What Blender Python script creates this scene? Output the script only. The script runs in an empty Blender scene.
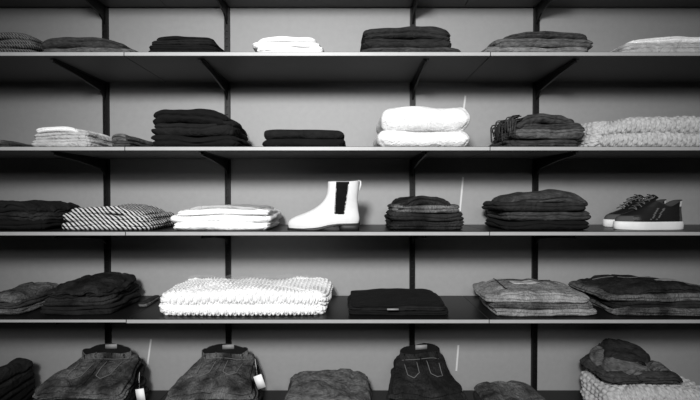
import bpy, bmesh, math, random
from mathutils import Vector, noise, Matrix
D2R=math.pi/180
F=376.0; HZ=194.7; ZC=1.40; CY=-1.77; DEP=0.35
sc=bpy.context.scene
try:
    sc.view_settings.view_transform='Standard'
    sc.view_settings.look='None'
except Exception: pass

# ---------------- materials ----------------
def nt(name):
    m=bpy.data.materials.new(name); m.use_nodes=True
    n=m.node_tree.nodes; l=m.node_tree.links
    return m,n,l,n['Principled BSDF']
def g3(v): return (v,v,v,1)
MC={}
def fabric(name,v,var=0.25,rough=0.95,fine=500,fs=0.25,wr=0.6,rib=0,stripe=None,mottle=30,slub=0,sc3=(60,60,420)):
    if name in MC: return MC[name]
    m,n,l,b=nt(name); MC[name]=m
    b.inputs['Roughness'].default_value=rough
    b.inputs['Specular IOR Level'].default_value=0.2
    tc=n.new('ShaderNodeTexCoord')
    ns=n.new('ShaderNodeTexNoise'); ns.inputs['Scale'].default_value=mottle; ns.inputs['Detail'].default_value=6
    l.new(tc.outputs['Object'],ns.inputs['Vector'])
    cr=n.new('ShaderNodeValToRGB'); cr.color_ramp.elements[0].color=g3(v*(1-var)); cr.color_ramp.elements[1].color=g3(min(1,v*(1+var)))
    cr.color_ramp.elements[0].position=.35; cr.color_ramp.elements[1].position=.65
    l.new(ns.outputs['Fac'],cr.inputs['Fac'])
    col=cr.outputs['Color']
    if slub:
        mp=n.new('ShaderNodeMapping'); mp.inputs['Scale'].default_value=sc3
        l.new(tc.outputs['Object'],mp.inputs['Vector'])
        n3=n.new('ShaderNodeTexNoise'); n3.inputs['Scale'].default_value=1; n3.inputs['Detail'].default_value=3
        l.new(mp.outputs['Vector'],n3.inputs['Vector'])
        c3=n.new('ShaderNodeValToRGB'); c3.color_ramp.elements[0].color=g3(1-slub); c3.color_ramp.elements[1].color=g3(1)
        c3.color_ramp.elements[0].position=.35; c3.color_ramp.elements[1].position=.65
        l.new(n3.outputs['Fac'],c3.inputs['Fac'])
        mx=n.new('ShaderNodeMixRGB'); mx.blend_type='MULTIPLY'; mx.inputs[0].default_value=1
        l.new(col,mx.inputs[1]); l.new(c3.outputs['Color'],mx.inputs[2]); col=mx.outputs[0]
    if stripe:
        lo,hi,scl,dirn=stripe
        wv=n.new('ShaderNodeTexWave'); wv.bands_direction=dirn; wv.inputs['Scale'].default_value=scl; wv.inputs['Distortion'].default_value=2.6
        wv.inputs['Detail'].default_value=1; wv.inputs['Detail Scale'].default_value=.6
        l.new(tc.outputs['Object'],wv.inputs['Vector'])
        c2=n.new('ShaderNodeValToRGB'); c2.color_ramp.elements[0].color=g3(lo); c2.color_ramp.elements[1].color=g3(hi)
        c2.color_ramp.elements[0].position=.45; c2.color_ramp.elements[1].position=.55
        l.new(wv.outputs['Fac'],c2.inputs['Fac']); col=c2.outputs['Color']
    l.new(col,b.inputs['Base Color'])
    n1=n.new('ShaderNodeTexNoise'); n1.inputs['Scale'].default_value=22; n1.inputs['Detail'].default_value=4; n1.inputs['Distortion'].default_value=1.2
    l.new(tc.outputs['Object'],n1.inputs['Vector'])
    b1=n.new('ShaderNodeBump'); b1.inputs['Strength'].default_value=wr; b1.inputs['Distance'].default_value=.025
    l.new(n1.outputs['Fac'],b1.inputs['Height'])
    if rib:
        w=n.new('ShaderNodeTexWave'); w.bands_direction='X'; w.inputs['Scale'].default_value=rib; w.inputs['Distortion'].default_value=.6
        l.new(tc.outputs['Object'],w.inputs['Vector']); src=w.outputs['Fac']
    else:
        w=n.new('ShaderNodeTexNoise'); w.inputs['Scale'].default_value=fine; w.inputs['Detail'].default_value=2
        l.new(tc.outputs['Object'],w.inputs['Vector']); src=w.outputs['Fac']
    b2=n.new('ShaderNodeBump'); b2.inputs['Strength'].default_value=fs; b2.inputs['Distance'].default_value=.004
    l.new(src,b2.inputs['Height']); l.new(b1.outputs['Normal'],b2.inputs['Normal'])
    l.new(b2.outputs['Normal'],b.inputs['Normal'])
    return m
def plain(name,v,rough=.5,metal=0,spec=.5,bump=0,bs=60):
    if name in MC: return MC[name]
    m,n,l,b=nt(name); MC[name]=m
    b.inputs['Roughness'].default_value=rough; b.inputs['Metallic'].default_value=metal
    b.inputs['Specular IOR Level'].default_value=spec
    tc=n.new('ShaderNodeTexCoord'); ns=n.new('ShaderNodeTexNoise'); ns.inputs['Scale'].default_value=bs; ns.inputs['Detail'].default_value=4
    l.new(tc.outputs['Object'],ns.inputs['Vector'])
    cr=n.new('ShaderNodeValToRGB'); cr.color_ramp.elements[0].color=g3(v*.92); cr.color_ramp.elements[1].color=g3(min(1,v*1.08))
    l.new(ns.outputs['Fac'],cr.inputs['Fac']); l.new(cr.outputs['Color'],b.inputs['Base Color'])
    if bump:
        bb=n.new('ShaderNodeBump'); bb.inputs['Strength'].default_value=bump; bb.inputs['Distance'].default_value=.003
        l.new(ns.outputs['Fac'],bb.inputs['Height']); l.new(bb.outputs['Normal'],b.inputs['Normal'])
    return m
BLK=lambda:fabric('cloth_black',.004,fs=.2,wr=.35)
BLK2=lambda:fabric('cloth_black_soft',.009,fs=.3,wr=.6)
DK=lambda:fabric('cloth_dark',.022,fs=.4,slub=.4)
DK2=lambda:fabric('cloth_charcoal',.05,fs=.4,slub=.55)
MID=lambda:fabric('cloth_grey',.12,fs=.4,slub=.5)
MIDL=lambda:fabric('cloth_midgrey',.21,fs=.4,slub=.4)
LT=lambda:fabric('cloth_lightgrey',.45,fs=.25,var=.1,slub=.15)
WH=lambda:fabric('cloth_white',.8,fs=.2,var=.03,wr=.45)
TERRY=lambda:fabric('cloth_terry_white',.72,fs=.9,fine=210,var=.06,wr=.35)
PAT=lambda:fabric('cloth_patterned',.1,stripe=(.03,.16,60,'DIAGONAL'))
STR=lambda:fabric('cloth_striped',.3,stripe=(.01,.55,34,'DIAGONAL'))
DEN=lambda:fabric('denim_grey',.11,var=.8,mottle=9,fs=.7,fine=500,wr=1.0,slub=.5,sc3=(260,90,90))
DENB=lambda:fabric('denim_black',.018,var=.8,mottle=11,fs=.6,fine=600,wr=.9,slub=.5,sc3=(260,90,90))
DENL=lambda:fabric('denim_light',.27,var=.35,mottle=11,fs=.5,fine=600,wr=.7,slub=.4,sc3=(260,90,90))
KNW=lambda:fabric('knit_white',.78,var=.03,wr=.1)
KNL=lambda:fabric('knit_lightgrey',.42,var=.2,wr=.1,mottle=90)
PAPER=lambda:plain('paper_white',.75,.7)
LABEL=lambda:plain('label_grey',.25,.7)
THREAD=lambda:plain('seam_thread',.14,.8)

# ---------------- mesh helpers ----------------
class B:
    def __init__(s,name,loc):
        s.name=name; s.loc=Vector(loc); s.V=[]; s.Fc=[]; s.M=[]; s.mats=[]
    def mi(s,m):
        if m not in s.mats: s.mats.append(m)
        return s.mats.index(m)
    def add(s,V,Fc,m):
        o=len(s.V); s.V+= [tuple(v) for v in V]
        if isinstance(m,list): 
            s.M+=[s.mi(k) for k in m]
        else: s.M+=[s.mi(m)]*len(Fc)
        s.Fc+=[tuple(i+o for i in f) for f in Fc]
    def done(s,parent=None,smooth=True):
        me=bpy.data.meshes.new(s.name)
        L=s.loc
        me.from_pydata([(v[0]-L.x,v[1]-L.y,v[2]-L.z) for v in s.V],[],s.Fc)
        for m in s.mats: me.materials.append(m)
        me.polygons.foreach_set('material_index',s.M)
        me.polygons.foreach_set('use_smooth',[smooth]*len(s.Fc))
        me.update()
        bm=bmesh.new(); bm.from_mesh(me); bmesh.ops.recalc_face_normals(bm,faces=bm.faces); bm.to_mesh(me); bm.free()
        o=bpy.data.objects.new(s.name,me); o.location=L
        sc.collection.objects.link(o)
        if parent: o.parent=parent; o.location=L-parent.location
        return o
def box(b,x0,x1,y0,y1,z0,z1,m):
    V=[(x,y,z) for z in (z0,z1) for y in (y0,y1) for x in (x0,x1)]
    b.add(V,[(0,2,3,1),(4,5,7,6),(0,1,5,4),(2,6,7,3),(0,4,6,2),(1,3,7,5)],m)
def obox(b,c,ax,ay,az,hx,hy,hz,m):
    V=[Vector(c)+ax*(hx*i)+ay*(hy*j)+az*(hz*k) for k in(-1,1) for j in(-1,1) for i in(-1,1)]
    b.add(V,[(0,2,3,1),(4,5,7,6),(0,1,5,4),(2,6,7,3),(0,4,6,2),(1,3,7,5)],m)
def tube(b,pts,r,m,n=8):
    pts=[Vector(p) for p in pts]; V=[];Fs=[]
    for i,p in enumerate(pts):
        t=(pts[min(i+1,len(pts)-1)]-pts[max(i-1,0)]).normalized()
        up=Vector((0,0,1)) if abs(t.z)<.9 else Vector((0,1,0))
        a=t.cross(up).normalized(); c=t.cross(a)
        rr=r[i] if isinstance(r,(list,tuple)) else r
        for k in range(n):
            w=2*math.pi*k/n; V.append(p+a*(rr*math.cos(w))+c*(rr*math.sin(w)))
    for i in range(len(pts)-1):
        for k in range(n):
            Fs.append((i*n+k,i*n+(k+1)%n,(i+1)*n+(k+1)%n,(i+1)*n+k))
    Fs.append(tuple(range(n))); Fs.append(tuple((len(pts)-1)*n+k for k in range(n)))
    b.add(V,Fs,m)

def N(x,y,z): return noise.noise(Vector((x,y,z)))
def ply(b,x0,x1,y0,y1,z0,t,m,seed=0,amp=.004,p=11,lines=(0,),droop=0,rot=0,taper=0,knit=0,shelf=0,hnoise=.006,crease=0,skew=0,wedge=0,fdroop=0,vary=.28,kh_=.5,side=0):
    """one folded garment: a soft slab with rounded fold edges, fold grooves and wrinkles"""
    cx=(x0+x1)/2; hw=(x1-x0)/2; cy=(y0+y1)/2; hd=(y1-y0)/2
    r=min(t*.5,hw*.3,hd*.3)
    NE=10 if not knit else 12
    def samp(h,nin):
        o=[]
        for i in range(NE):
            th=i/NE*math.pi/2; o.append((-1+r/h*(1-math.cos(th)),math.sin(th),math.cos(th),r*(th-1.5708)))
        for i in range(nin+1):
            k=i/nin; uu=-1+r/h+(2-2*r/h)*k; o.append((uu,1,0,(uu+1)*h-r))
        rev=[(-a,c,d,2*h-2*r-e) for a,c,d,e in o[:NE]][::-1]
        return o+rev
    ni,nj=(40,24) if not knit else (int(2*hw/knit*9),int(2*hd/knit*5))
    U=samp(hw,ni); W=samp(hd,nj)
    nu=len(U); nw=len(W)
    V=[];idx={}
    ca,sa=math.cos(rot),math.sin(rot)
    for s in (1,-1):
        for j,(v,hv,cv,av) in enumerate(W):
            for i,(u,hu,cu,au) in enumerate(U):
                bd = i in(0,nu-1) or j in (0,nw-1)
                if s==-1 and bd: idx[(s,i,j)]=idx[(1,i,j)]; continue
                mm=max(abs(u),abs(v)); k=mm/((abs(u)**p+abs(v)**p)**(1/p)) if mm>0 else 1
                h=hu*hv
                x=u*hw*k; y=v*hd*k
                zr=s*h
                gx=(1-hu*hu); gy=(1-hv*hv); g=0
                for c in lines:
                    wob=c+.4*N(x*9+seed,y*9,c*3+seed)
                    g+=math.exp(-((zr-wob)/.14)**2)
                g*=.28*t
                x-=math.copysign(g*gx,u); y-=math.copysign(g*gy,v)
                kz=0
                if knit:
                    a=au/knit; bb=av/knit*.8*(1 if s>0 else -1)
                    fa=abs((a%1)-.5)*2
                    kh=(1-fa**2.5)*(.3+.7*abs(math.sin(math.pi*(bb+ .6*(1-fa)+ (.5 if int(math.floor(a))%2 else 0)))))
                    d=knit*kh_*(kh-.4)
                    nl=math.sqrt(cu*cu+cv*cv+h*h)+1e-6
                    x+=math.copysign(cu,u)*d/nl; y+=math.copysign(cv,v)*d/nl
                    kz=s*h*d/nl
                tv=t*(1+vary*N(x*7+seed*2,y*7,seed*.3))
                z=tv/2+s*h*tv/2+kz
                x*=1+taper*(-v)
                x+=skew*v
                x+=hnoise*1.6*N(y*11+seed,z*35,seed*1.7)*min(1,abs(u)*1.2)
                y+=hnoise*(N(x*9+seed*2,z*35,seed)+.4*N(x*22+seed*2,z*35,seed))
                top=(z0-shelf+z)/max(.02,(z0-shelf+t))
                w=amp*(N(x*7+seed,y*7,seed)+.5*N(x*19+seed,y*19,seed+5))
                if crease:
                    w-=crease*(max(0,1-abs(N(x*6+seed*3,y*5,seed*2))*9)+.6*max(0,1-abs(N(x*11+seed,y*14,seed*2+7))*8))
                z+=w*(1.0 if s>0 else (.8 if z0>shelf+.004 else 0))*min(1,top)
                z-=droop*abs(u)**3+fdroop*max(0,-v)**3+side*u*u*(1 if u>0 else .2)
                z-=wedge*(z0-shelf+z)*(1-v)/2
                X=x*ca-y*sa; Y=x*sa+y*ca
                Z=max(z0+z,shelf+.0006)
                X+=cx;Y=min(Y+cy,-.006)
                idx[(s,i,j)]=len(V); V.append((X,Y,Z))
    Fs=[]
    for s in(1,-1):
        for j in range(nw-1):
            for i in range(nu-1):
                q=(idx[(s,i,j)],idx[(s,i+1,j)],idx[(s,i+1,j+1)],idx[(s,i,j+1)])
                Fs.append(q if s>0 else q[::-1])
    b.add(V,Fs,m)

SY={0:-40,1:52.5,2:146.5,3:231.5,4:319.8,5:438}
TH=.016
SZ={k:ZC+(HZ-v)*(CY*-1-DEP)/F for k,v in SY.items()}
def wx(px,y): return (px-350)*(y-CY)/F
def ext(xl,xr,yf,dep,row=3):
    # the end of a stack facing the room centre shows its rear corner; on high shelves the board hides it
    yo=yf+.03; yi=yf+dep*{1:.14,2:.38}.get(row,.74)
    return wx(xl,yo if xl<350 else yi), wx(xr,yo if xr>350 else yi)
def stack(name,row,xl,xr,yt,plies,yf=-.325,dep=.27,seed=1,fin=True,**kw):
    """plies bottom->top: (weight, dl, dr, mat, opts); dl/dr in ~4 mm units"""
    z0=SZ[row]
    dref=(yf-CY) + (0 if row<3 else dep*.8)
    zt=ZC+(HZ-yt)*dref/F
    H=zt-z0
    tw=sum(p[0] for p in plies); z=z0+.0006
    X0,X1=ext(xl,xr,yf,dep,row)
    b=B(name,((X0+X1)/2,yf+dep/2,z0))
    rnd=random.Random(seed)
    for i,p in enumerate(plies):
        t=H*p[0]/tw
        o=dict(kw); 
        if i==len(plies)-1: o.setdefault('droop',min(.010,t*.5)); o['amp']=o.get('amp',.004)*1.3
        if len(p)>4: o.update(p[4])
        dy=o.pop('dy',rnd.uniform(0,.014)) ; dd=o.pop('dd',rnd.uniform(0,.02))
        o.setdefault('rot',rnd.uniform(-.025,.025))
        jl=rnd.uniform(-.003,.005); jr=rnd.uniform(-.003,.005)
        ply(b,X0+p[1]*.0039+jl,X1-p[2]*.0039-jr,yf+dy,yf+dep-dd,z,t*1.07,p[3],seed=seed*3.7+i*5.1,shelf=z0,**o)
        z+=t
    b.z=z; b.z0=z0; b.X0=X0; b.X1=X1
    if fin: return b.done()
    return b

# ---------------- room ----------------
def room():
    wall=plain('wall_paint_grey',.27,.6,bump=.05,bs=40)
    side=plain('side_wall_paint',.10,.85); ce=plain('ceiling_paint',.10,.9)
    fl,n,l,bs=nt('floor_concrete')
    bs.inputs['Roughness'].default_value=.6
    tc=n.new('ShaderNodeTexCoord'); a=n.new('ShaderNodeTexNoise'); a.inputs['Scale'].default_value=3; a.inputs['Detail'].default_value=8
    l.new(tc.outputs['Object'],a.inputs['Vector']); cr=n.new('ShaderNodeValToRGB'); cr.color_ramp.elements[0].color=g3(.06); cr.color_ramp.elements[1].color=g3(.12)
    l.new(a.outputs['Fac'],cr.inputs['Fac']); l.new(cr.outputs['Color'],bs.inputs['Base Color'])
    def r(nm,x0,x1,y0,y1,z0,z1,m):
        b=B(nm,((x0+x1)/2,(y0+y1)/2,(z0+z1)/2)); box(b,x0,x1,y0,y1,z0,z1,m); b.done(smooth=False)
    r('wall_back',-2.7,2.5,0,.1,0,2.9,wall)
    r('wall_left',-2.8,-2.7,-4.5,.1,0,2.9,side)
    r('wall_right',2.5,2.6,-4.5,.1,0,2.9,side)
    r('wall_front',-2.8,2.6,-4.6,-4.5,0,2.9,side)
    r('floor',-2.8,2.6,-4.6,.1,-.1,0,fl)
    r('ceiling',-2.8,2.6,-4.6,.1,2.9,3.0,ce)
    r('baseboard_back',-2.7,2.5,-.012,-.0005,.0005,.08,plain('baseboard_paint',.1,.6))
room()

# ---------------- shelving ----------------
def shelving():
    e=bpy.data.objects.new('wall_shelving_unit',None); sc.collection.objects.link(e); e.location=(0,-.17,.0)
    top=plain('shelf_laminate_black',.006,.4,spec=.35)
    und=plain('shelf_underside_grey',.045,.55)
    edge=plain('shelf_edge_band',.34,.45)
    blk=plain('steel_black',.004,.45,spec=.3)
    jn=[-2.23,-.849,.528,1.91]
    for r in range(6):
        zt=SZ[r]
        for k in range(3):
            x0=jn[k]+.0015; x1=jn[k+1]-.0015; dz=(.003 if k==0 and r==4 else 0)
            b=B('shelf_board_%d'%(r*3+k+1),((x0+x1)/2,-DEP/2,zt))
            y0=-DEP;y1=-.016
            z0=zt-TH+dz;z1=zt+min(dz,0); c=.0015
            P=[(y0,z0+c),(y0,z1-c),(y0+c,z1),(y1,z1),(y1,z0),(y0+c,z0)]
            V=[(x,p[0],p[1]) for x in(x0,x1) for p in P]; n=6
            Fs=[(i,(i+1)%n,n+(i+1)%n,n+i) for i in range(n)]+[tuple(range(n)),tuple(range(n,2*n))]
            b.add(V,Fs,[edge,top,top,und,und,und,und,und])
            b.done(e,smooth=False)
    rails=[-2.005,-1.139,-.572,.292,.868,1.74]
    for i,x in enumerate(rails):
        b=B('upright_rail_%d'%(i+1),(x,-.008,1.4))
        z0=.25;z1=2.6
        box(b,x-.012,x-.005,-.015,-.0005,z0,z1,blk); box(b,x+.005,x+.012,-.015,-.0005,z0,z1,blk)
        box(b,x-.005,x+.005,-.010,-.0005,z0,z1,blk)
        z=z0+.02
        while z<z1-.02:
            box(b,x-.005,x+.005,-.0148,-.010,z,z+.012,blk); z+=.035
        b.done(e,smooth=False)
        b=B('shelf_bracket_set_%d'%(i+1),(x,-.15,1.4))
        for r in range(6):
            zt=SZ[r]-TH-.002
            P=[(-.0155,zt),(-.315,zt),(-.32,zt-.012),(-.20,zt-.022),(-.05,zt-.045),(-.0155,zt-.075)]
            w=.0035
            V=[(x+s*w,p[0],p[1]) for s in(-1,1) for p in P]; n=6
            b.add(V,[(i2,(i2+1)%n,n+(i2+1)%n,n+i2) for i2 in range(n)]+[tuple(range(n)),tuple(range(n,2*n))],blk)
            box(b,x-.012,x+.012,-.32,-.02,zt-.0005,zt+.0015,blk)
        b.done(e,smooth=False)
shelving()

# ---------------- garments ----------------
# row 1
stack('folded_patterned_sweater',1,-14,42,32,[(1,0,0,PAT()),(1,2,1,PAT()),(.8,4,3,PAT())],seed=2)
stack('folded_grey_sweater',1,44,139,37,[(1,0,0,MID(),dict(lines=(-.2,.4))),(1.1,0,12,DK2(),dict(side=.010))],seed=3,yf=-.31,amp=.006)
stack('folded_black_tshirts',1,151,221,35.5,[(1,0,0,BLK()),(1,0,1,BLK()),(1,2,3,BLK2()),(.7,5,7,BLK())],seed=4,amp=.005)
stack('folded_white_shirts',1,253,325,36.5,[(1,0,0,WH()),(1,2,1,WH()),(1,0,3,WH(),dict(droop=.003)),(1,5,7,WH(),dict(droop=.006))],seed=5)
stack('folded_dark_sweater',1,359,457,26.5,[(.8,-1,-2,DK2(),dict(lines=(0,),vary=.4)),(1,2,5,DK(),dict(lines=(.3,))),(1.1,2,7,DK(),dict(lines=(-.2,),droop=.012))],seed=6)
stack('folded_grey_tshirts',1,482,590,32,[(1,0,3,MIDL(),dict(lines=(-.3,.4))),(1,9,0,MID(),dict(lines=(.1,),droop=.008)),(.7,18,5,DK2(),dict(droop=.016))],seed=7,amp=.007)
stack('folded_light_shirts',1,616,742,36.5,[(1,0,0,LT(),dict(lines=())),(1,3,0,LT(),dict(lines=(0,))),(1,7,0,WH(),dict(droop=.012))],seed=8)
# row 2
stack('folded_thin_tshirt',2,-30,32,138,[(1,0,0,DK2()),(.8,6,6,MID())],seed=9)
stack('folded_light_sweaters',2,34,106,126.5,[(1,0,0,LT(),dict(lines=(.1,))),(1,1,2,LT(),dict(lines=(-.1,),droop=.003)),(.6,6,12,WH(),dict(droop=.008))],seed=10)
stack('folded_ribbed_scarf',2,113,142,134,[(1,0,0,DK2()),(1,0,3,MID(),dict(droop=.012))],seed=11,dep=.24)
stack('folded_black_sweaters',2,151,243,107.5,[(1,2,-2,BLK(),dict(lines=(0,))),(1.1,0,2,BLK2(),dict(lines=(.2,))),(1.2,1,9,BLK(),dict(lines=(-.1,),droop=.016,side=.01))],seed=12,amp=.009)
stack('folded_black_trousers',2,262,345,129.5,[(1,0,0,BLK(),dict(lines=())),(1,1,1,BLK2(),dict(lines=(),droop=.003))],seed=13,amp=.002,vary=.1)
stack('folded_white_towels',2,374,470,107,[(1,0,1,TERRY(),dict(lines=(),amp=.003)),(1.35,5,0,TERRY(),dict(lines=(),amp=.004,droop=.004))],seed=14,hnoise=.003,p=11,vary=.15)
def scarves():
    b=stack('folded_fringed_scarves',2,499,583,114,[(1,0,4,DK2(),dict(lines=(0,))),(1,4,-2,MID(),dict(lines=(.2,))),(.8,8,2,DK2(),dict(lines=(0,),droop=.006)),(1.1,4,8,DK2(),dict(droop=.022,amp=.016,crease=.010))],seed=15,fin=False,amp=.008,hnoise=.012)
    rnd=random.Random(3)
    for k in range(26):
        u=rnd.uniform(0,1)
        x=b.X0+.002-.006*u+ (.03*rnd.random() if k%3==0 else 0); y=-.325+.16*u; 
        if k%3==0: y=-.334
        zt=b.z-rnd.uniform(.004,.03); L=rnd.uniform(.035,.075)
        pts=[(x+.03,y+.02,zt+.006)]
        for q in range(6):
            kk=q/5; pts.append((x-.012*math.sin(kk*2.2)+rnd.uniform(-.002,.002),y-.004*kk,max(b.z0+.003,zt-L*kk*kk)))
        tube(b,pts,.0024,DK() if k%2 else DK2(),6)
    b.done()
scarves()
stack('folded_chunky_knit_sweater',2,578,726,117,[(1,-2,0,KNL(),dict(lines=())),(1.15,2,0,KNL(),dict(lines=(),droop=.02))],seed=16,knit=.019,p=5,hnoise=.005,rot=0,amp=.006)
# row 3
stack('folded_black_jackets',3,-20,78,202,[(1,0,0,BLK()),(1,0,0,DENB(),dict(crease=.01)),(1,6,4,BLK2(),dict(amp=.018,crease=.016,droop=.012))],seed=17,hnoise=.014)
stack('folded_striped_shirts',3,62,171,206,[(1,0,-3,STR()),(1,2,0,STR()),(.9,6,8,STR(),dict(droop=.012,side=.008))],seed=18,amp=.007,dep=.26)
stack('folded_white_sweaters',3,169,280,205,[(1,3,3,WH(),dict(lines=(.2,))),(1,0,0,WH(),dict(lines=())),(.7,8,1,WH(),dict(lines=(0,),droop=.006)),(.4,20,10,LT(),dict(lines=(),droop=.008))],seed=19,amp=.005)
stack('folded_dark_jeans',3,384,465,197,[(1,0,0,DENB(),dict(lines=(-.3,.4))),(1,1,0,DENB(),dict(lines=(0,))),(.9,4,3,DEN(),dict(lines=(0,))),(.9,8,12,DENB(),dict(droop=.026,crease=.012,amp=.016))],seed=20,hnoise=.009)
stack('folded_dark_pullovers',3,486,593,193,[(1,0,3,BLK(),dict(lines=(.1,))),(1,2,0,DK2(),dict(lines=(0,))),(.9,-2,4,DK(),dict(lines=(0,))),(1.1,6,3,DK2(),dict(droop=.028,amp=.01,lines=(-.3,)))],seed=21,p=7)
# row 4
stack('folded_grey_pullovers',4,-24,54,284,[(1,0,0,DEN(),dict(lines=(0,))),(1,0,0,DK2(),dict(lines=(0,))),(1,4,4,DEN(),dict(droop=.016,crease=.009))],seed=23,dep=.25,amp=.008,hnoise=.01)
stack('folded_black_hoodies',4,42,137,274,[(1,0,0,BLK2(),dict(lines=(0,))),(1,2,2,DENB(),dict(lines=(.1,))),(.9,5,3,BLK2(),dict(crease=.012,amp=.012)),(.6,9,9,DENB(),dict(crease=.012,amp=.014,droop=.02,fdroop=.012))],seed=24,taper=.04,hnoise=.012)
b=stack('folded_black_belted_dress',4,348,449,291,[(1,0,0,BLK(),dict(p=16)),(1,1,1,BLK2(),dict(p=16)),(.6,3,3,BLK(),dict(droop=.005,p=16))],seed=26,fin=False)
obox(b,(wx(392,-.3),-.337,b.z-.014),Vector((1,0,0)),Vector((0,1,0)),Vector((0,0,1)),.022,.0012,.003,LABEL()); b.done()
def blanket():
    b=stack('folded_white_knit_blanket',4,157,330,280,[(1,0,1,KNW(),dict(lines=())),(1.3,2,-1,KNW(),dict(lines=(),droop=.012))],seed=25,knit=.0165,p=7,hnoise=.005,dep=.27,rot=0,fin=False,amp=.007,kh_=.6)
    m,n,l,bs=nt('clear_plastic_wrap')
    bs.inputs['Roughness'].default_value=.1; bs.inputs['Base Color'].default_value=g3(.9); bs.inputs['Alpha'].default_value=.13
    z=b.z+.007; x0=b.X0+.02; x1=b.X1-.01; V=[];Fs=[];nx,ny=90,30
    for j in range(ny):
        for i in range(nx):
            u=i/(nx-1);v=j/(ny-1)
            x=x0+(x1-x0)*u; y=-.31+.26*v
            V.append((x+.006*N(y*20,u*3,1),y,z+.010*N(x*14,y*14,3)+.006*N(x*40,y*30,9)+.014*max(0,N(x*9,2,v*3))*v-.012*abs(2*u-1)**6))
    for j in range(ny-1):
        for i in range(nx-1):
            q=j*nx+i; Fs.append((q,q+1,q+nx+1,q+nx))
    b.add(V,Fs,m)
    b.done()
blanket()
def surf(b,x,y,zd):
    """height of garment already built in b near (x,y)"""
    best=zd;bd=1e9
    for v in b.V[b.o:b.e]:
        d=(v[0]-x)**2+(v[1]-y)**2
        if d<.0001 and v[2]>b.z0+.02:
            if bd>1e8 or v[2]>best: best=v[2]; bd=0
    return best
def strippath(b,pts,w,th,mat,lift=.0015):
    """flat fabric strip draped over surface following pts (x,y)"""
    V=[];Fs=[]
    n=len(pts); P=[Vector((x,y,surf(b,x,y,b.z)+lift)) for x,y in pts]
    for _ in range(2):
        P=[P[0]]+[Vector((P[i].x,P[i].y,(P[i-1].z+2*P[i].z+P[i+1].z)/4)) for i in range(1,n-1)]+[P[-1]]
    for i in range(n):
        t=(P[min(i+1,n-1)]-P[max(i-1,0)]).normalized(); a=t.cross(Vector((0,0,1))).normalized(); u=a.cross(t).normalized()
        for sx,sz in((-1,-1),(-1,.6),(-.8,1),(.8,1),(1,.6),(1,-1)):
            V.append(P[i]+a*(sx*w)+u*(sz*th))
    for i in range(n-1):
        for k in range(6):
            Fs.append((i*6+k,i*6+(k+1)%6,(i+1)*6+(k+1)%6,(i+1)*6+k))
    Fs+=[tuple(range(6)),tuple((n-1)*6+k for k in range(6))]
    b.add(V,Fs,mat)
def lerp(a,c,n): return [(a[0]+(c[0]-a[0])*i/n,a[1]+(c[1]-a[1])*i/n) for i in range(n+1)]
def jeans_top(b,den,band,label=True,seed=0,sh=.8,yf=-.3,yb=-.095):
    """waistband with loops, open waist, patch, back pockets and seams of the uppermost pair"""
    cx=(b.X0+b.X1)/2; w=(b.X1-b.X0)*sh; x0=cx-w/2; x1=cx+w/2
    rnd=random.Random(seed); sk=rnd.uniform(-.012,.012)
    def zt(x,y): return surf(b,x,y,b.z)
    n=40; lo=[];hi=[];ih=[];il=[]
    for k in range(n):
        a=2*math.pi*k/n; ex=cx+sk+(w*.5)*math.copysign(abs(math.cos(a))**.8,math.cos(a)); ey=yb+.020*math.sin(a)
        zz=zt(ex*.98+cx*.02,yb)-.004; back=.5+.5*math.sin(a); h=.018+.026*back+.003*N(ex*20,seed,0)
        lo.append((ex,ey-.004*(1-back),zz-.01)); hi.append((ex,ey,zz+h))
        ix=cx+sk+(ex-cx-sk)*.97; iy=yb+(ey-yb)*.8
        ih.append((ix,iy,zz+h)); il.append((ix,iy,zz-.005))
    V=lo+hi+ih+il; Fs=[];M=[]
    for r in range(3):
        for k in range(n):
            Fs.append((r*n+k,r*n+(k+1)%n,(r+1)*n+(k+1)%n,(r+1)*n+k)); M.append([den,den,band][r])
    Fs.append(tuple(3*n+k for k in range(n))); M.append(band)
    b.add(V,Fs,M)
    for k in (.1,.34,.66,.9):
        x=cx-w/2+w*k+sk; z=zt(x,yb)-.004
        tube(b,[(x,yb-.022,z-.012),(x,yb-.0255,z),(x,yb-.0245,z+.012),(x,yb-.018,z+.022)],.0038,den,6)
    if label:
        z=zt(cx,yb); obox(b,(cx+sk+w*.05,yb+.014,z+.028),Vector((1,0,.05)),Vector((0,1,0)),Vector((0,0,1)),.026,.0012,.010,LABEL())
    for s in(-1,1):
        px=cx+s*w*.27+sk*.5; a=w*.15
        q=[(px-a,yb-.045),(px+a,yb-.045),(px+a*.9,yb-.125),(px,yb-.142),(px-a*.9,yb-.125),(px-a,yb-.045)]
        path=[]
        for c,d in zip(q[:-1],q[1:]): path+=lerp(c,d,6)[:-1]
        path.append(q[-1])
        strippath(b,path,.0015,.0008,THREAD(),.0014)
        strippath(b,lerp(q[0],q[1],8),.0055,.0016,den,.001)
        strippath(b,lerp((cx,yb-.036),(cx+s*w*.46,yb-.024),8),.0013,.0008,THREAD(),.0012)
    strippath(b,lerp((cx+sk*.5,yb-.02),(cx+sk,yf+.03),14),.005,.0018,den,.0006)
def tag(b,p,mat,w=.016,h=.026,tilt=.2,string=.05):
    p=Vector(p)
    obox(b,p,Vector((math.cos(tilt),0,math.sin(tilt))),Vector((0,1,0)),Vector((-math.sin(tilt),0,math.cos(tilt))),w,.0008,h,mat)
    t=p+Vector((-math.sin(tilt)*h,0,h*math.cos(tilt)))
    tube(b,[t,t+Vector((-.006,.008,string*.6)),t+Vector((-.016,.03,string))],.0009,mat,5)
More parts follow.
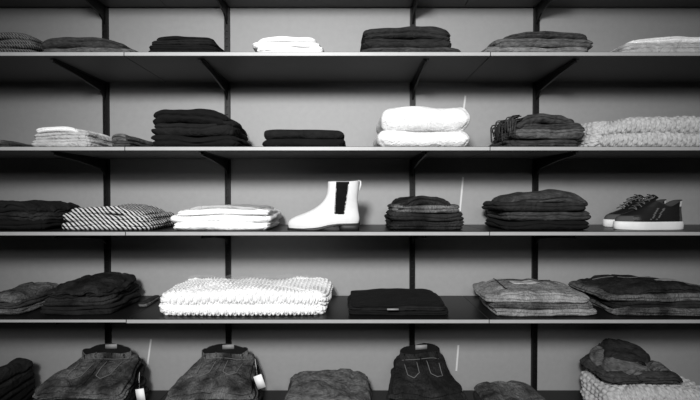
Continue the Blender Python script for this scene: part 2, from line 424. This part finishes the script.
def greyjeans():
    b=stack('folded_grey_jeans',4,475,598,281,[(1,6,0,DENL(),dict(lines=(0,),dy=0)),(1,3,1,DEN(),dict(lines=(.1,),dy=.008)),(1,-3,4,DENL(),dict(lines=(0,),dy=.012)),(.8,0,9,DENL(),dict(lines=(0,),droop=.018,dy=.02,crease=.008))],seed=27,fin=False,amp=.007,hnoise=.011,skew=.012)
    b.o=0;b.e=len(b.V)
    x=(b.X0+b.X1)/2-.02
    strippath(b,lerp((x-.05,-.17),(x+.06,-.155),8),.026,.0015,LT(),.003)
    strippath(b,lerp((x-.12,-.12),(x+.14,-.12),12),.0018,.001,DK(),.002)
    strippath(b,lerp((x-.11,-.27),(x-.09,-.07),12),.0018,.001,DK(),.002)
    b.done()
greyjeans()
def darkjeans4():
    b=stack('folded_dark_denim_stack',4,580,730,277,[(1,6,0,DEN(),dict(lines=(-.2,.4),dy=0)),(1,2,0,DENB(),dict(lines=(0,))),(.9,-2,0,DEN(),dict(lines=(0,))),(.9,5,10,DENB(),dict(lines=(0,),droop=.02,crease=.012,amp=.012))],seed=28,fin=False,amp=.007,hnoise=.011,skew=-.008)
    b.o=0;b.e=len(b.V)
    x=wx(672,-.2)
    strippath(b,lerp((x-.06,-.2),(x+.05,-.19),8),.014,.0015,LABEL(),.003)
    strippath(b,lerp((b.X0+.06,-.12),(x+.1,-.14),14),.0018,.001,THREAD(),.002)
    b.done()
darkjeans4()
stack('folded_thin_belt_cloth',4,139,157,296,[(1,0,0,MID()),(1,1,1,DK())],seed=29,yf=-.2,dep=.14)
# row 5
stack('folded_black_leggings',5,-40,24,362,[(1,0,0,BLK()),(1,0,0,BLK2()),(1,4,2,DK(),dict(crease=.01,amp=.01))],seed=30)
def jeans5(name,xl,xr,yt,mats,seed,band,label=True,tagpos=None):
    pl=[]
    for i,m in enumerate(mats):
        pl.append((1,i*1.2,i*1.2,m,dict(lines=(-.35,.35),taper=.06+.05*i,crease=.009,amp=.014,wedge=.24,fdroop=.010,p=10)))
    b=stack(name,5,xl,xr,yt+14,pl,seed=seed,fin=False,hnoise=.014,dep=.28)
    b.o=max(0,len(b.V)-6000); b.e=len(b.V)
    jeans_top(b,mats[-1],band,label,seed,sh=.62)
    if tagpos: tag(b,(wx(tagpos[0],-.342),-.342,ZC+(HZ-tagpos[1])*(-.342-CY)/F),PAPER(),tilt=tagpos[2])
    b.done()
jeans5('folded_washed_jeans',30,145,342,[DENB(),DEN(),DENB(),DEN()],31,BLK(),tagpos=(139,397,.15))
jeans5('folded_waistband_jeans',167,263,342,[DEN(),DENB(),DEN(),DEN()],32,BLK(),tagpos=(259,383,.35))
jeans5('folded_black_jeans',388,466,343,[DENB(),BLK(),DENB(),DENB()],33,BLK())
stack('folded_grey_trousers',5,280,374,375,[(1,0,0,DK2(),dict(lines=(0,))),(1,1,1,DK2(),dict(lines=(0,))),(.9,3,3,MID(),dict(crease=.010,droop=.012))],seed=34,amp=.010,hnoise=.012)
stack('folded_charcoal_shorts',5,474,564,386,[(1,0,0,DK()),(1,3,3,DEN(),dict(droop=.012,crease=.008))],seed=35,amp=.008)
def messy():
    b=stack('folded_chunky_knit_cardigan',5,582,724,371,[(1,0,0,KNL(),dict(lines=())),(1,4,0,KNL(),dict(lines=(),droop=.022))],seed=36,knit=.021,p=5,hnoise=.007,rot=0,fin=False,kh_=.6)
    b.done()
    z=max(v[2] for v in b.V)+.0005
    b=B('crumpled_dark_sweater',(wx(640,-.2),-.2,z))
    ply(b,wx(596,-.2),wx(688,-.25),-.29,-.05,z,.042,DK2(),seed=3,amp=.018,crease=.016,droop=.02,shelf=z,p=4,hnoise=.014,lines=(-.3,.3))
    ply(b,wx(604,-.2),wx(670,-.22),-.27,-.06,z+.035,.042,MID(),seed=8,amp=.022,crease=.020,droop=.03,shelf=z,p=3,hnoise=.016,lines=(0,),rot=.2)
    ply(b,wx(606,-.17),wx(655,-.2),-.23,-.06,z+.062,.036,DK(),seed=12,amp=.022,crease=.022,droop=.025,shelf=z,p=3,hnoise=.016,lines=(0,),rot=-.2)
    b.done()
messy()

# ---------------- shoes ----------------
def interp(tab,x):
    if x<=tab[0][0]: return tab[0][1:]
    for a,c in zip(tab[:-1],tab[1:]):
        if x<=c[0]:
            k=(x-a[0])/(c[0]-a[0])
            return tuple(a[i]+(c[i]-a[i])*k for i in range(1,len(a)))
    return tab[-1][1:]
FW=[(0,.034),(.12,.041),(.28,.047),(.45,.042),(.62,.035),(.8,.034),(1,.033)]
def sm(x,a,c):
    k=min(1,max(0,(x-a)/(c-a))); return k*k*(3-2*k)
def ring(z,xt,xh,ws,n,k=2.4,L=.277):
    o=[]
    for i in range(n):
        a=2*math.pi*i/n; c=math.cos(a); s=math.sin(a)
        x=(xt+xh)/2-(xh-xt)/2*math.copysign(abs(c)**(2/k),c)
        w=interp(FW,x/L)[0]*ws
        o.append((x,math.copysign(abs(s)**(2/k),s)*w,z))
    return o
def loft(b,rings,mfun,cap0=None,cap1=None):
    n=len(rings[0]); V=[v for r in rings for v in r]; Fs=[];M=[]
    for j in range(len(rings)-1):
        for i in range(n):
            f=(j*n+i,j*n+(i+1)%n,(j+1)*n+(i+1)%n,(j+1)*n+i)
            Fs.append(f); cc=[sum(V[q][d] for q in f)/4 for d in range(3)]; M.append(mfun(*cc))
    if cap0: Fs.append(tuple(range(n))); M.append(cap0)
    if cap1: Fs.append(tuple((len(rings)-1)*n+i for i in range(n))); M.append(cap1)
    b.add(V,Fs,M)
def place(b,pos,rz,s,sz=None):
    c,sn=math.cos(rz),math.sin(rz); sz=sz or s
    b.V=[(pos[0]+s*(v[0]*c-v[1]*sn),pos[1]+s*(v[0]*sn+v[1]*c),pos[2]+sz*v[2]) for v in b.V]
def boot():
    b=B('chelsea_boot',(wx(324,-.27),-.27,SZ[3]))
    W=plain('boot_leather_white',.64,.6,spec=.2,bump=.1); E=fabric('boot_elastic_black',.006,rib=150,fs=.8); S=plain('boot_sole_dark',.012,.6); IN=plain('boot_lining_dark',.05,.9); SM=plain('boot_seam_grey',.3,.7)
    T=[(0,.004,.268,.93),(.006,0,.271,.98),(.018,-.001,.273,1.0),(.03,.005,.272,.99),(.040,.018,.2705,.95),(.048,.038,.269,.9),(.057,.062,.268,.85),(.067,.086,.267,.82),(.08,.109,.266,.82),(.094,.128,.2655,.86),(.108,.140,.266,.92),(.125,.148,.268,.97),(.145,.151,.270,1.0),(.166,.152,.272,1.03)]
    HT=.166
    def Ts(z):
        a=[interp(T,max(0,min(HT,z+d))) for d in(-.006,-.003,0,.003,.006)]
        return [sum(q[i] for q in a)/5 for i in range(3)]
    def lift(x,z): return (.018*sm(x,.10,.20))*(1-min(1,z/.08)*.5)
    R=[]
    for j in range(81):
        z=HT*(j/80); xt,xh,ws=Ts(z)
        rr=ring(z,xt,xh,ws,120,2.3)
        R.append([(x,y,zz+.0065+lift(x,zz)+ (0.005*((x-.212)/.06)**2*sm(zz,.12,.166))) for x,y,zz in rr])
    def mf(x,y,z):
        if z>.060 and abs(y)>.012:
            k=(z-.06)/.11
            if abs(x-(.196+.012*k))<.018+.005*k: return E
        return W
    loft(b,R,mf)
    top=R[-1]
    cx=sum(p[0] for p in top)/len(top)
    inner=[[(cx+(p[0]-cx)*k,p[1]*k,p[2]-d) for p in top] for k,d in((1,0),(.985,-.001),(.95,0),(.86,.02),(.7,.05))]
    loft(b,inner,lambda x,y,z:W if z>.180 else IN,None,IN)
    So=[]
    for z,g in((0,.996),(.002,1.008),(.0068,1.012),(.0074,.99)):
        rr=ring(z,-.003,.274,1.02*g,72,2.3)
        So.append([(x,y,zz+lift(x,0)) for x,y,zz in rr])
    loft(b,So,lambda *a:S,S,S)
    loft(b,[ring(z,.196-.002*(z*50),.272,.98*k,40,3.4) for z,k in((0,1),(.010,.985),(.0195,1.0))],lambda *a:S,S,S)
    tube(b,[(.273,0,.150),(.277,0,.172),(.276,0,.184),(.270,0,.187),(.263,0,.182),(.262,0,.17)],.0035,W,8)
    for s in(-1,1):
        for o in(-1,1):
            pts=[]
            for q in range(14):
                z=.062+.106*q/13; k=(z-.06)/.11; x=.196+.012*k+o*(.019+.005*k)
                xt,xh,ws=Ts(max(0,z-.014)); u=((x-(xt+xh)/2)/((xh-xt)/2)); yy=(max(0,1-abs(u)**2.3))**(1/2.3)*interp(FW,x/.277)[0]*ws
                pts.append((x,s*(yy+.0002),z))
            tube(b,pts,.0009,SM,5)
    L=.277; sc_=.288/L
    place(b,(wx(288,-.28),-.275,SZ[3]+.0006),0.0,sc_)
    b.done()
boot()
def sneaker(b,pos,rz,s,sz):
    bb=B('t',(0,0,0))
    W=plain('sneaker_rubber_white',.68,.5); K=plain('sneaker_leather_black',.010,.4,bump=.1); P=plain('sneaker_suede_grey',.05,.8); IN=plain('sneaker_lining',.03,.9); LC=plain('sneaker_laces',.09,.8)
    loft(bb,[ring(z,-.004+o,.277-o,1.04-w,60,2.4) for z,o,w in((0,.006,.03),(.003,.001,.0),(.016,.0,.0),(.024,.001,.01),(.030,.003,.04),(.0305,.008,.1))],lambda *a:W,W,W)
    T=[(.028,.004,.272,.97),(.036,.003,.272,.98),(.046,.010,.271,.95),(.054,.026,.270,.90),(.062,.052,.269,.85),(.072,.08,.268,.80),(.084,.105,.268,.76),(.097,.125,.270,.74),(.108,.142,.272,.76)]
    R=[]
    for j in range(61):
        z=.028+.08*j/60; xt,xh,ws=interp(T,z)
        R.append([(x,y,zz-.022*math.exp(-((x-.205)/.035)**2)*sm(zz,.07,.108)) for x,y,zz in ring(z,xt,xh,ws,120,2.2)])
    def mf(x,y,z):
        if x<.055 and z<.05: return P
        if x>.250 : return W if z>.085 else P
        d=(x-.13)-(z-.05)*.9
        if abs(d)<.0035 and z<.08 and z>.038: return LC
        d=(x-.155)-(z-.05)*.9
        if abs(d)<.0035 and z<.08 and z>.038: return LC
        return K
    loft(bb,R,mf)
    top=R[-1]; cx=.205
    loft(bb,[[(cx+(p[0]-cx)*k,p[1]*k,p[2]-d) for p in top] for k,d in((1,0),(.95,-.003),(.86,0),(.8,.02),(.7,.05))],lambda *a:IN,None,IN)
    V=[];Fs=[]
    for j in range(8):
        k=j/7
        for i in range(9):
            u=i/8*2-1; V.append((.09+.065*k,u*(.018+.006*k),.084+.045*k-.008*u*u))
    for j in range(7):
        for i in range(8):
            q=j*9+i; Fs.append((q,q+1,q+10,q+9))
    nV=len(V); V2=V+[(x+.006,y,z-.004) for x,y,z in V]
    F2=Fs+[tuple(i+nV for i in f[::-1]) for f in Fs]
    for i in range(8): F2+=[(63+i,64+i,64+i+nV,63+i+nV)]
    bb.add(V2,F2,K)
    for k in range(5):
        x=.072+.016*k; z=.0735+.0105*k
        tube(bb,[(x+ (k%2)*.004, -.024+.048*q/8, z+.006*math.sin(math.pi*q/8)) for q in range(9)],.0022,LC,6)
        tube(bb,[(x+.014*q/8,-.024+.048*q/8, z+.003+.01*q/8+.004*math.sin(math.pi*q/8)) for q in range(9)],.002,LC,6)
    for s2 in(-1,1):
        tube(bb,[(.13+.02*math.cos(a),s2*(.012+.016*math.sin(a)),.124-.006*a) for a in [q/8*math.pi for q in range(9)]],.0022,LC,6)
    place(bb,pos,rz,s,sz)
    b.add(bb.V,bb.Fc,[bb.mats[i] for i in bb.M])
b=B('sneakers_pair',(wx(645,-.24),-.24,SZ[3]))
sneaker(b,(wx(619,-.285),-.262,SZ[3]+.0006),-.03,.96,1.08)
sneaker(b,(wx(605,-.15),-.145,SZ[3]+.0006),-.03,.96,1.08)
b.done()

# ---------------- thin white strips imitating slits of lamp light through the shelf joints ----------------
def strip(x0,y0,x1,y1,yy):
    b=B('light_slit_strip',(wx(x0,yy),yy,ZC))
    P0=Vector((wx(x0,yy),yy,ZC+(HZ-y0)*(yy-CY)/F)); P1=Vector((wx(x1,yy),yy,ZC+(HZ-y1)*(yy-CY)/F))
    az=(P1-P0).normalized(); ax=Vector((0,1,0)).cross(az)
    obox(b,(P0+P1)/2,ax,Vector((0,1,0)),az,.004,.0006,(P1-P0).length/2,plain('light_slit_white',.6,.5)); b.done(smooth=False)
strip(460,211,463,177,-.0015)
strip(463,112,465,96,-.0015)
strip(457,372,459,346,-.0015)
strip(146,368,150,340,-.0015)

# ---------------- lights, world, camera ----------------
def area(nm,loc,tgt,size,sy,e):
    l=bpy.data.lights.new(nm,'AREA'); l.shape='RECTANGLE'; l.size=size; l.size_y=sy; l.energy=e
    o=bpy.data.objects.new(nm,l); o.location=loc; o.rotation_euler=(Vector(tgt)-Vector(loc)).to_track_quat('-Z','Y').to_euler(); sc.collection.objects.link(o)
def spot(nm,loc,tgt,ang,e,rad=.15,blend=1):
    l=bpy.data.lights.new(nm,'SPOT'); l.spot_size=ang*D2R; l.spot_blend=blend; l.energy=e; l.shadow_soft_size=rad
    o=bpy.data.objects.new(nm,l); o.location=loc; o.rotation_euler=(Vector(tgt)-Vector(loc)).to_track_quat('-Z','Y').to_euler(); sc.collection.objects.link(o)
spot('vignette_spot_light',(-.4,-2.6,2.35),(0,0,1.2),84,360,.2)  # unseen spot added so brightness falls off towards the frame edges
area('front_fill_light',(0,-2.9,2.4),(0,0,1.2),2.6,.8,34)  # unseen soft light added behind the camera, standing in for frontal window light
w=bpy.data.worlds.new('World'); sc.world=w; w.use_nodes=True
w.node_tree.nodes['Background'].inputs[0].default_value=g3(.3); w.node_tree.nodes['Background'].inputs[1].default_value=.3
cd=bpy.data.cameras.new('Camera'); cd.lens=F/700*36; cd.sensor_width=36; cd.clip_start=.01
co=bpy.data.objects.new('Camera',cd); co.location=(0,CY,ZC); co.rotation_euler=((90-.8)*D2R,0,0); sc.collection.objects.link(co); sc.camera=co
